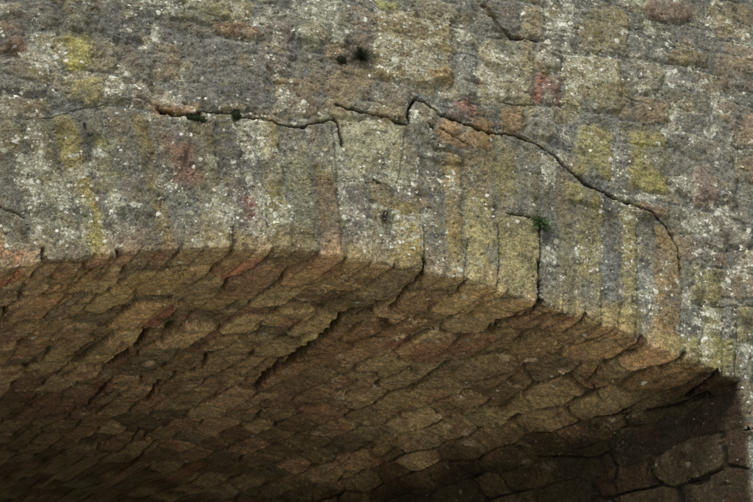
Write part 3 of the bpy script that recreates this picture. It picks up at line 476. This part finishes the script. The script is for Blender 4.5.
ver, tin, msk, fac_, fpart = [], [], [], [], []
off = 0
for r in recs:
    x, z, u, d = r['x'], r['z'], r['u'], r['d']
    hf, tf, wf, yf, vid = facade(x, z)
    hsf, ts, ws, front = soffit(u, d)
    ts = ts*(1-.84*sst(XR-.50, XR+.05, u+.22*fbm(u*3, d*3, 4, 205)))[:, None]  # shade of the right haunch and abutment, painted into the stone colour
    if r['isf']:
        a = np.ones(x.shape); b = np.exp(-(r['dist']/.02)**2)
    else:
        a = np.exp(-(d/.02)**2); b = np.ones(x.shape)
    arr = np.exp(-r['dist']/.010)*(.005+.012*np.clip(fbm(u*9, d*0, 3, 201)+.3, 0, 1))     # worn arris
    if r['name'] == 'abutment':
        hsf = hsf*.5
    hf2 = (hf-arr)*a
    hs2 = (hsf-arr)*b
    px_ = x-skew(u)*d
    if not r['isf'] and x[0] > -9 and r['u'].max() > 0:
        # inside the barrel the springing is rounded into a haunch
        tt = np.clip((u-(XR-HA))/(HA+HB), 0, 1)
        ax, az = XR-HA, zprof(XR-HA)
        qx = ax*(1-tt)**2+2*XR*tt*(1-tt)+XR*tt*tt
        qz = az*(1-tt)**2+2*ZS*tt*(1-tt)+(ZS-HB)*tt*tt
        k_ = sst(.0, .75, d)*((u > XR-HA) & (u < XR+HB))
        px_ = px_+(qx-x)*k_
        z = z+(qz-z)*k_
        an = np.radians(90*np.clip((u-(XR-HA))/(HA+HB), 0, 1))
        kk = k_*1.0
        rnx = r['nx']*(1-kk)-np.sin(an)*kk; rnz = r['nz']*(1-kk)-np.cos(an)*kk
        rl = np.maximum(np.hypot(rnx, rnz), 1e-6)
        r['nx'], r['nz'] = rnx/rl, rnz/rl
    P = np.stack([px_+r['nx']*hs2, d-hf2, z+r['nz']*hs2], 1)
    # colour: weathered face outside, sheltered stone inside, blending round the arris
    e = .028*fbm(u*6, d*6+z*2, 3, 202)
    if r['isf']:
        w = sst(.03, -.03, r['dist']-.02+e)*.38
        bleed = sst(.20, .0, r['dist']+2*e)*.35  # soffit colour bled onto the face near the arris
    else:
        w = .62+.38*sst(-.01, .03, d+.5*e); bleed = 0*x
    w = w+bleed*(1-w)
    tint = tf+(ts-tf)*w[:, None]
    m = np.stack([wf*(1-w)**1.5+ws*w, w, yf*(1-w), np.ones(x.shape)], 1)
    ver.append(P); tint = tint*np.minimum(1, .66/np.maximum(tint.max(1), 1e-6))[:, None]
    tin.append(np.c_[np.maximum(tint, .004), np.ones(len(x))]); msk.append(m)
    f = r['f']
    c = f[:, 0]
    # which part each face belongs to
    if r['name'] == 'wall':
        cx = x[f].mean(1); cz = z[f].mean(1)
        part = ring_coords(cx, cz)[1]
        part = np.where((cx < XR) & (cx > -.72) & (r['name'] == 'wall'), part, -1)
        part = np.where(part >= 0, part, 1000)
    elif r['name'] == 'vault':
        cx = u[f].mean(1); cz = d[f].mean(1)
        v_, pt, _ = ring_coords(cx, zprof(cx)+.001)
        ln = .20+.22*_h(pt.astype(float), np.zeros(len(pt)), 301)+.02*fbm(cx*12, cz*12, 2, 302)
        part = np.where((pt >= 0) & (cz < ln) & (cx > -.72), pt, 2000)
    else:
        part = np.full(len(f), 3000)
        if x[0] < 0:
            part[:] = 3001
    fac_.append(f+off); fpart.append(part)
    off += len(x)
ver = np.concatenate(ver); tin = np.concatenate(tin); msk = np.concatenate(msk)
fac_ = np.concatenate(fac_); fpart = np.concatenate(fpart)
# weld the sheets along the arris
key = np.round(ver*5000).astype(np.int64)
_, first, inv = np.unique(key, axis=0, return_index=True, return_inverse=True)
inv = inv.ravel()
ver = ver[first]; tin = tin[first]; msk = msk[first]
fac_ = inv[fac_]
# smooth normals over the whole surface, so that parts meet without a shading seam
v0, v1, v2, v3 = (ver[fac_[:, i]] for i in range(4))
fn = np.cross(v2-v0, v3-v1)
nor = np.zeros(ver.shape)
for i in range(4):
    for ax in range(3):
        nor[:, ax] += np.bincount(fac_[:, i], weights=fn[:, ax], minlength=len(ver))
nor /= np.maximum(np.linalg.norm(nor, axis=1), 1e-12)[:, None]


# ------------------------------------------------------------------ materials
class NT:
    def __init__(self, name):
        self.m = bpy.data.materials.new(name); self.m.use_nodes = True
        self.t = self.m.node_tree; self.t.nodes.clear()
        self.out = self.n('ShaderNodeOutputMaterial')
        self.b = self.n('ShaderNodeBsdfPrincipled')
        self.l(self.b.outputs[0], self.out.inputs[0])

    def n(self, k, **kw):
        o = self.t.nodes.new(k)
        for a, v in kw.items():
            setattr(o, a, v)
        return o

    def l(self, a, b):
        self.t.links.new(a, b)

    def put(self, sock, v):
        if isinstance(v, bpy.types.NodeSocket):
            self.l(v, sock)
        else:
            sock.default_value = v

    def math(self, op, a, b=0.0, clamp=False):
        o = self.n('ShaderNodeMath', operation=op, use_clamp=clamp)
        self.put(o.inputs[0], a); self.put(o.inputs[1], b)
        return o.outputs[0]

    def noise(self, vec, scale, detail=4.0, rough=.55):
        o = self.n('ShaderNodeTexNoise')
        self.put(o.inputs['Vector'], vec)
        o.inputs['Scale'].default_value = scale; o.inputs['Detail'].default_value = detail; o.inputs['Roughness'].default_value = rough
        return o

    def ramp(self, v, a, b, lo=0.0, hi=1.0):
        o = self.n('ShaderNodeMapRange', interpolation_type='SMOOTHSTEP')
        self.put(o.inputs[0], v); self.put(o.inputs[1], a); self.put(o.inputs[2], b); self.put(o.inputs[3], lo); self.put(o.inputs[4], hi)
        return o.outputs[0]

    def mix(self, f, a, b, mode='MIX'):
        o = self.n('ShaderNodeMix', data_type='RGBA', blend_type=mode)
        self.put(o.inputs[0], f); self.put(o.inputs[6], a); self.put(o.inputs[7], b)
        return o.outputs[2]


def masonry():
    s = NT('weathered_masonry')
    pos = s.n('ShaderNodeNewGeometry').outputs['Position']
    tint = s.n('ShaderNodeAttribute', attribute_name='tint').outputs['Color']
    sep = s.n('ShaderNodeSeparateColor')
    s.l(s.n('ShaderNodeAttribute', attribute_name='mask').outputs['Color'], sep.inputs[0])
    dens, shel, yel = sep.outputs[0], sep.outputs[1], sep.outputs[2]
    outside = s.math('SUBTRACT', 1.0, shel)
    warp = s.noise(pos, 60, 3)
    wv = s.n('ShaderNodeVectorMath', operation='SCALE'); s.l(warp.outputs['Color'], wv.inputs[0]); wv.inputs['Scale'].default_value = .022
    wp = s.n('ShaderNodeVectorMath', operation='ADD'); s.l(pos, wp.inputs[0]); s.l(wv.outputs[0], wp.inputs[1])
    wpos = wp.outputs[0]
    g1 = s.noise(pos, 120, 6, .72).outputs[0]       # grain
    g2 = s.noise(pos, 38, 5, .62).outputs[0]       # blotches
    g3 = s.noise(pos, 300, 3, .6).outputs[0]       # sand
    c = s.mix(1.0, tint, s.mix(0.0, (1, 1, 1, 1), (1, 1, 1, 1)), 'MULTIPLY')
    val = s.math('MULTIPLY', s.ramp(g1, .30, .70, .36, 1.66), s.ramp(g2, .28, .72, .62, 1.40))
    val = s.math('MULTIPLY', val, s.ramp(g3, .28, .72, .58, 1.44))
    vm = s.n('ShaderNodeVectorMath', operation='SCALE'); s.l(c, vm.inputs[0]); s.l(val, vm.inputs['Scale'])
    c = vm.outputs[0]
    # warm / cool flecks
    hue = s.noise(wpos, 75, 4).outputs['Color']
    c = s.mix(.10, c, s.mix(1.0, s.mix(1.0, c, hue, 'MULTIPLY'), (2, 2, 2, 1), 'MULTIPLY'))
    # olive dust
    ol = s.math('MULTIPLY', s.ramp(s.noise(pos, 26, 6, .65).outputs[0], .48, .70), s.math('MULTIPLY', yel, .95))
    c = s.mix(ol, c, (.22, .20, .055, 1))
    # black crust specks
    bk = s.math('MULTIPLY', s.ramp(s.noise(wpos, 120, 5, .7).outputs[0], .60, .72), .7)
    c = s.mix(bk, c, (.035, .032, .027, 1))
    hgt = s.math('ADD', s.math('MULTIPLY', g1, .9), s.math('MULTIPLY', g3, .35))
    hgt = s.math('SUBTRACT', hgt, s.math('MULTIPLY', bk, .6))
    # crustose lichen in three sizes
    patchy = s.ramp(s.noise(pos, 21, 3).outputs[0], .38, .66, .25, 1.35)
    dn = s.math('POWER', s.math('MULTIPLY', dens, patchy), 1.1)
    for sc, rmin, rmax, share, ca, cb in ((26, .16, .60, .72, (.30, .31, .22, 1), (.80, .81, .72, 1)),
                                          (52, .18, .60, 1.1, (.40, .41, .32, 1), (.88, .88, .78, 1)),
                                          (95, .14, .55, .8, (.36, .36, .27, 1), (.88, .88, .80, 1)),
                                          (190, .2, .5, .5, (.38, .38, .30, 1), (.6, .6, .54, 1))):
        v = s.n('ShaderNodeTexVoronoi'); s.l(wpos, v.inputs['Vector']); v.inputs['Scale'].default_value = sc
        sc2 = s.n('ShaderNodeSeparateColor'); s.l(v.outputs['Color'], sc2.inputs[0])
        rad = s.math('ADD', rmin, s.math('MULTIPLY', s.math('POWER', sc2.outputs[0], 2.0), rmax-rmin))
        here = s.ramp(s.math('SUBTRACT', s.math('MULTIPLY', dn, share), sc2.outputs[1]), -.03, .05)
        spot = s.math('MULTIPLY', s.ramp(s.math('SUBTRACT', rad, v.outputs['Distance']), -.02, .10), here)
        spot = s.math('MULTIPLY', spot, s.ramp(g1, .24, .44, .55, 1.0))
        c = s.mix(spot, c, s.mix(sc2.outputs[2], ca, cb))
        hgt = s.math('ADD', hgt, s.math('MULTIPLY', spot, .22))
    s.l(c, s.b.inputs['Base Color'])
    s.b.inputs['Roughness'].default_value = .93
    s.b.inputs['Specular IOR Level'].default_value = .25
    bp = s.n('ShaderNodeBump'); bp.inputs['Strength'].default_value = .9; bp.inputs['Distance'].default_value = .006
    s.l(hgt, bp.inputs['Height']); s.l(bp.outputs[0], s.b.inputs['Normal'])
    return s.m


def simple(name, ca, cb, scale=6, rough=.9, metal=0.0, bump=.004):
    s = NT(name)
    pos = s.n('ShaderNodeNewGeometry').outputs['Position']
    a = s.noise(pos, scale, 8, .65).outputs[0]
    s.l(s.mix(s.ramp(a, .3, .7), ca, cb), s.b.inputs['Base Color'])
    s.b.inputs['Roughness'].default_value = rough; s.b.inputs['Metallic'].default_value = metal
    bp = s.n('ShaderNodeBump'); bp.inputs['Strength'].default_value = .6; bp.inputs['Distance'].default_value = bump
    s.l(s.noise(pos, scale*5, 5).outputs[0], bp.inputs['Height']); s.l(bp.outputs[0], s.b.inputs['Normal'])
    return s.m


STONE = masonry()
COPE = simple('coping_stone', (.20, .19, .16, 1), (.32, .30, .25, 1), 14)
GRASS = simple('meadow_grass', (.05, .075, .02, 1), (.11, .12, .045, 1), 3)
BOUNCE = simple('pale_bounce', (.36, .33, .27, 1), (.52, .49, .42, 1), 9)
LOW_BOUNCE = simple('low_bounce_ground', (.05, .042, .03, 1), (.10, .085, .06, 1), 7)
FERN = simple('fern_leaf', (.03, .07, .02, 1), (.10, .17, .05, 1), 60, .7)
MOSS = simple('dark_moss', (.012, .022, .006, 1), (.035, .05, .014, 1), 90, .9)
IRON = simple('rusted_iron', (.010, .009, .008, 1), (.03, .022, .017, 1), 160, .75, .3)


def tag(o, label=None, cat=None, group=None, kind=None):
    for k, v in (('label', label), ('category', cat), ('group', group), ('kind', kind)):
        if v:
            o[k] = v
    return o


def empty(name, loc):
    o = bpy.data.objects.new(name, None); o.location = loc; o.empty_display_size = .1
    col.objects.link(o)
    return o


def obj(name, verts, faces, mat, parent=None, loc=None, smooth=True):
    me = bpy.data.meshes.new(name)
    me.from_pydata([tuple(v) for v in verts], [], [tuple(f) for f in faces])
    me.materials.append(mat)
    if smooth:
        me.shade_smooth()
    o = bpy.data.objects.new(name, me)
    if loc is not None:
        o.location = loc
    if parent:
        o.parent = parent
    col.objects.link(o)
    return o


# ------------------------------------------------------------------ the bridge and its parts
BASE = np.array([1.4, 0.0, 0.0])
bridge = tag(empty('stone_bridge', tuple(BASE)), 'old cracked rubble stone arch bridge with lichen covered face over a dark vault', 'bridge')


def sheet_part(name, sel, skirt):
    """the faces of one part, its edges carried back into the wall by the skirt"""
    f = fac_[sel]
    used, f2 = np.unique(f, return_inverse=True)
    f2 = f2.reshape(-1, 4)
    P = ver[used]; Nn = nor[used]; T = tin[used]; M = msk[used]
    if skirt:
        e = np.concatenate([f2[:, [0, 1]], f2[:, [1, 2]], f2[:, [2, 3]], f2[:, [3, 0]]])
        k = np.sort(e, 1); k = k[:, 0].astype(np.int64)*len(used)+k[:, 1]
        _, fi, cnt = np.unique(k, return_index=True, return_counts=True)
        be = e[fi[cnt == 1]]
        n = len(used)
        bu, bi = np.unique(be, return_inverse=True); bi = bi.reshape(-1, 2)
        nb = len(bu)
        inn = P[bu]+np.array([.22, .68, .70])*skirt
        ed = (P[be[:, 1]]-P[be[:, 0]])
        P = np.concatenate([P, P[bu], inn]); Nn = np.concatenate([Nn, Nn[bu], Nn[bu]])
        T = np.concatenate([T, T[bu], T[bu]]); M = np.concatenate([M, M[bu], M[bu]])
        f2 = np.concatenate([f2, np.stack([n+bi[:, 1], n+bi[:, 0], n+nb+bi[:, 0], n+nb+bi[:, 1]], 1)])
    cen = P.mean(0)
    Pl = (P-cen).astype(np.float32)
    me = bpy.data.meshes.new(name)
    nv, nf = len(Pl), len(f2)
    me.vertices.add(nv); me.vertices.foreach_set('co', Pl.ravel())
    me.loops.add(nf*4); me.loops.foreach_set('vertex_index', f2.ravel().astype(np.int32))
    me.polygons.add(nf); me.polygons.foreach_set('loop_start', np.arange(0, nf*4, 4, dtype=np.int32))
    me.update(calc_edges=True)
    for nm, arr in (('tint', T), ('mask', M)):
        at = me.attributes.new(nm, 'FLOAT_COLOR', 'POINT')
        at.data.foreach_set('color', arr.astype(np.float32).ravel())
    me.polygons.foreach_set('use_smooth', np.ones(nf, dtype=bool))
    me.normals_split_custom_set_from_vertices([tuple(v) for v in Nn])
    me.materials.append(STONE)
    me.validate()
    o = bpy.data.objects.new(name, me)
    o.parent = bridge
    o.location = tuple(cen-BASE)
    col.objects.link(o)
    return o


sheet_part('spandrel_wall', fpart == 1000, 0.25)
sheet_part('vault', fpart == 2000, 0.25)
sheet_part('abutment', fpart == 3000, 0)
sheet_part('abutment', fpart == 3001, 0)
for k in range(len(VCOL)):
    s_ = fpart == k
    if s_.sum() > 20:
        o = sheet_part('voussoir', s_, 0.25)

# the far side of the bridge, its deck and its copings (not in the picture)
bx0, bx1 = XL-3.4, 7.6
sx = -SKEW*BARREL
xs = np.linspace(XL, XR, 40)
vb, fb = [], []
for x in xs:
    vb += [(x-skew(x)*BARREL, BARREL, zprof(x)), (x-skew(x)*BARREL, BARREL, TOP)]
for i in range(len(xs)-1):
    fb.append((2*i, 2*i+1, 2*i+3, 2*i+2))
n = len(vb)
sr = -skew(XR)*BARREL; sl = -skew(XL)*BARREL
vb += [(XR+sr, BARREL, -.3), (bx1+sx, BARREL, -.3), (bx1+sx, BARREL, TOP), (XR+sr, BARREL, TOP),
       (bx0+sx, BARREL, -.3), (XL+sl, BARREL, -.3), (XL+sl, BARREL, TOP), (bx0+sx, BARREL, TOP),
       (bx0, .06, TOP-.9), (bx1, .06, TOP-.9), (bx1, .06, -.3), (bx0, .06, -.3)]
fb += [(n, n+3, n+2, n+1), (n+4, n+7, n+6, n+5), (n+8, n+9, n+2, n+7), (n+9, n+10, n+1, n+2), (n+8, n+7, n+4, n+11)]
obj('rear_wall', np.array(vb)-BASE, fb, COPE, bridge, smooth=False)


def box_vf(x0, x1, y0, y1, z0, z1, b=.02):
    v = []
    for z, e in ((z0, b), (z0+b, 0), (z1-b, 0), (z1, b)):
        v += [(x0+e, y0+e, z), (x1-e, y0+e, z), (x1-e, y1-e, z), (x0+e, y1-e, z)]
    f = [(3, 2, 1, 0), (12, 13, 14, 15)]
    for k in range(3):
        for i in range(4):
            j = (i+1) % 4
            f.append((4*k+i, 4*k+j, 4*k+4+j, 4*k+4+i))
    return v, f


v, f = box_vf(bx0, bx1, -.07, .42, TOP-.01, TOP+.16)
obj('coping', np.array(v)-BASE, f, COPE, bridge, smooth=False)

# ------------------------------------------------------------------ ground
rng = random.Random(4)


def sheet(name, mat, x0, x1, y0, y1, z, nx_, ny_, amp, seed):
    gx, gy = np.meshgrid(np.linspace(x0, x1, nx_), np.linspace(y0, y1, ny_), indexing='ij')
    gz = z+amp*fbm(gx*.35, gy*.35, 4, seed)
    vv = np.stack([gx, gy, gz], -1).reshape(-1, 3)
    o = obj(name, vv, grid_faces(nx_, ny_, False), mat)
    return tag(o, kind='structure')


sheet('ground', GRASS, -300, 300, -300, 300, -.06, 2, 2, 0, 1)
sheet('bounce_ground', BOUNCE, -14, 16, -18, .5, 0.0, 120, 100, .05, 2)  # unseen pale ground, added to bounce light up onto the soffit
sheet('low_bounce_ground', LOW_BOUNCE, -14, 16, .5, 30, 0.0, 120, 140, .05, 2)  # unseen dark ground, added to cut bounce light deep in the barrel


# ------------------------------------------------------------------ plants in the joints
def face_y(x, z):
    o_ = np.array([(a, b) for a in (-.03, -.015, 0, .015, .03) for b in (-.03, -.015, 0, .015, .03)])
    h = facade(x+o_[:, 0], z+o_[:, 1])[0]
    return -float(np.quantile(h, .8))


def fern(name, x, z, size, n, mat, label, cat, seed, droop=.5, lead=None, group=None):
    """a tuft: many small pinnate fronds springing out of a joint"""
    rg = random.Random(seed)
    root = tag(empty(name, (x, face_y(x, z)+.006, z)), label, cat, group)
    vs, fs, sv, sf = [], [], [], []
    for k in range(n):
        az = rg.uniform(-1.35, 1.35); el = rg.uniform(-.55, 1.2)
        L = size*rg.uniform(.45, 1.0)
        d0 = Vector((math.sin(az)*math.cos(el), -math.cos(az)*math.cos(el)*.75, math.sin(el)))
        p = Vector((rg.uniform(-.2, .2)*size, 0, rg.uniform(-.15, .15)*size))
        seg = 7
        pts = []
        for i in range(seg+1):
            pts.append(p.copy())
            dd_ = (d0+Vector((0, 0, -droop*(i/seg)**1.4*1.6))).normalized()
            p = p+dd_*(L/seg)
        for i in range(seg):
            a, b = pts[i], pts[i+1]
            t = (b-a).normalized(); sdv = t.cross(Vector((0, -1, .3))).normalized()
            w0 = .0011
            q = len(sv); sv += [a-sdv*w0, a+sdv*w0, b+sdv*w0*.8, b-sdv*w0*.8]; sf.append((q, q+1, q+2, q+3))
            if i == 0:
                continue
            for sgn in (-1, 1):
                l = L*.24*(1-.75*i/seg)*rg.uniform(.7, 1.2)
                di = (sdv*sgn+t*.5+Vector((rg.uniform(-.3, .3), rg.uniform(-.4, .1), rg.uniform(-.3, .3)))).normalized()
                nn = di.cross(t).normalized()
                m1 = a+di*l*.5+t*l*.26+nn*l*.06; m2 = a+di*l*.5-t*l*.22+nn*l*.06
                q = len(vs); vs += [a, m1, a+di*l, m2]; fs.append((q, q+1, q+2)); fs.append((q, q+2, q+3))
    obj('leaves', vs, fs, mat, root, smooth=False)
    obj('stems', sv, sf, mat, root, smooth=False)
    return root


def cushion(name, x, z, rx, rz, label, seed, mat, group):
    """a moss cushion: a lumpy body set with a fur of short shoots"""
    rg = random.Random(seed)
    root = tag(empty(name, (x, face_y(x, z)+.012, z)), label, 'moss', group)
    vs, fs = [], []
    nu, nv = 22, 14
    for i in range(nv+1):
        th = math.pi*i/nv
        for j in range(nu):
            ph = 2*math.pi*j/nu
            lx, ly, lz = math.sin(th)*math.cos(ph), math.sin(th)*math.sin(ph), math.cos(th)
            b = 1+.28*float(fbm(np.array([lx*2.2+seed]), np.array([lz*2.2+ly]), 3, seed)[0])
            vs.append((lx*rx*b, ly*.028*b, lz*rz*b))
    for i in range(nv):
        for j in range(nu):
            a = i*nu+j; b = i*nu+(j+1) % nu
            fs.append((a, b, b+nu, a+nu))
    obj('cushion', vs, fs, mat, root)
    sv, sf = [], []
    for k in range(900):
        p = Vector(vs[rg.randrange(len(vs))]); nrm = Vector((p.x/rx**2, p.y/.028**2, p.z/rz**2)).normalized()
        if nrm.y > .5:
            continue
        p += Vector((rg.uniform(-.004, .004), 0, rg.uniform(-.004, .004)))
        tip = p+(nrm+Vector((rg.uniform(-.7, .7), rg.uniform(-.7, .2), rg.uniform(-.4, .9)))).normalized()*rg.uniform(.006, .017)
        s_ = nrm.cross(Vector((rg.uniform(-1, 1), rg.uniform(-1, 1), rg.uniform(-1, 1)))).normalized()*.0017
        q = len(sv); sv += [p-s_, p+s_, tip]; sf.append((q, q+1, q+2))
    obj('shoots', sv, sf, mat, root, smooth=False)
    return root


fern('fern_tuft', 2.008, 4.264, .078, 150, FERN, 'green fern tuft rooted at the end of a short crack above the arch edge', 'fern', 11)
fern('fern_tuft', .952, 5.062, .078, 170, MOSS, 'dark green leafy tuft, larger of the two plants in the upper joint', 'plant', 12, .2)
cushion('moss_cushion', .846, 5.012, .027, .016, 'small blackish brown moss cushion left of the dark leafy tuft', 14, MOSS, None)
cushion('moss_cushion', .342, 4.507, .022, .028, 'small dark moss clump at the right end of the ochre edged gap', 15, MOSS, None)
cushion('moss_cushion', .155, 4.432, .050, .014, 'flat green moss strip inside the open gap under the ochre ledge', 16, MOSS, None)


# ------------------------------------------------------------------ the small iron loop on the wall
def torus(cx, cz, rx, rz, tube, tilt, n=36, m=12, y=0.0, sw=0.0):
    vs, fs = [], []
    for i in range(n):
        a = 2*math.pi*i/n
        for j in range(m):
            b = 2*math.pi*j/m
            tb = tube*(1+.18*math.sin(3*a+cx*90))
            ex = (1+tb/rx*math.cos(b))*rx*math.cos(a); ez = (1+tb/rz*math.cos(b))*rz*math.sin(a)
            vs.append((cx+ex*math.cos(tilt)-ez*math.sin(tilt), y+tb*math.sin(b)+sw*math.sin(a), cz+ex*math.sin(tilt)+ez*math.cos(tilt)))
    for i in range(n):
        for j in range(m):
            i2 = (i+1) % n; j2 = (j+1) % m
            fs.append((i*m+j, i*m+j2, i2*m+j2, i2*m+j))
    return vs, fs


loop = tag(empty('iron_loop', (1.146, face_y(1.146, 4.105)-.013, 4.105)), 'small dark iron loop shaped like an eight fixed to the wall', 'iron fitting')
v, f = torus(.003, .012, .0095, .0125, .0042, -.15, sw=-.004)
obj('ring', v, f, IRON, loop)
v, f = torus(-.001, -.015, .0125, .0135, .0044, .1, sw=.004)
obj('ring', v, f, IRON, loop)
v, f = torus(-.009, -.001, .005, .004, .004, 0, y=.004)
obj('pin', v, f, IRON, loop)
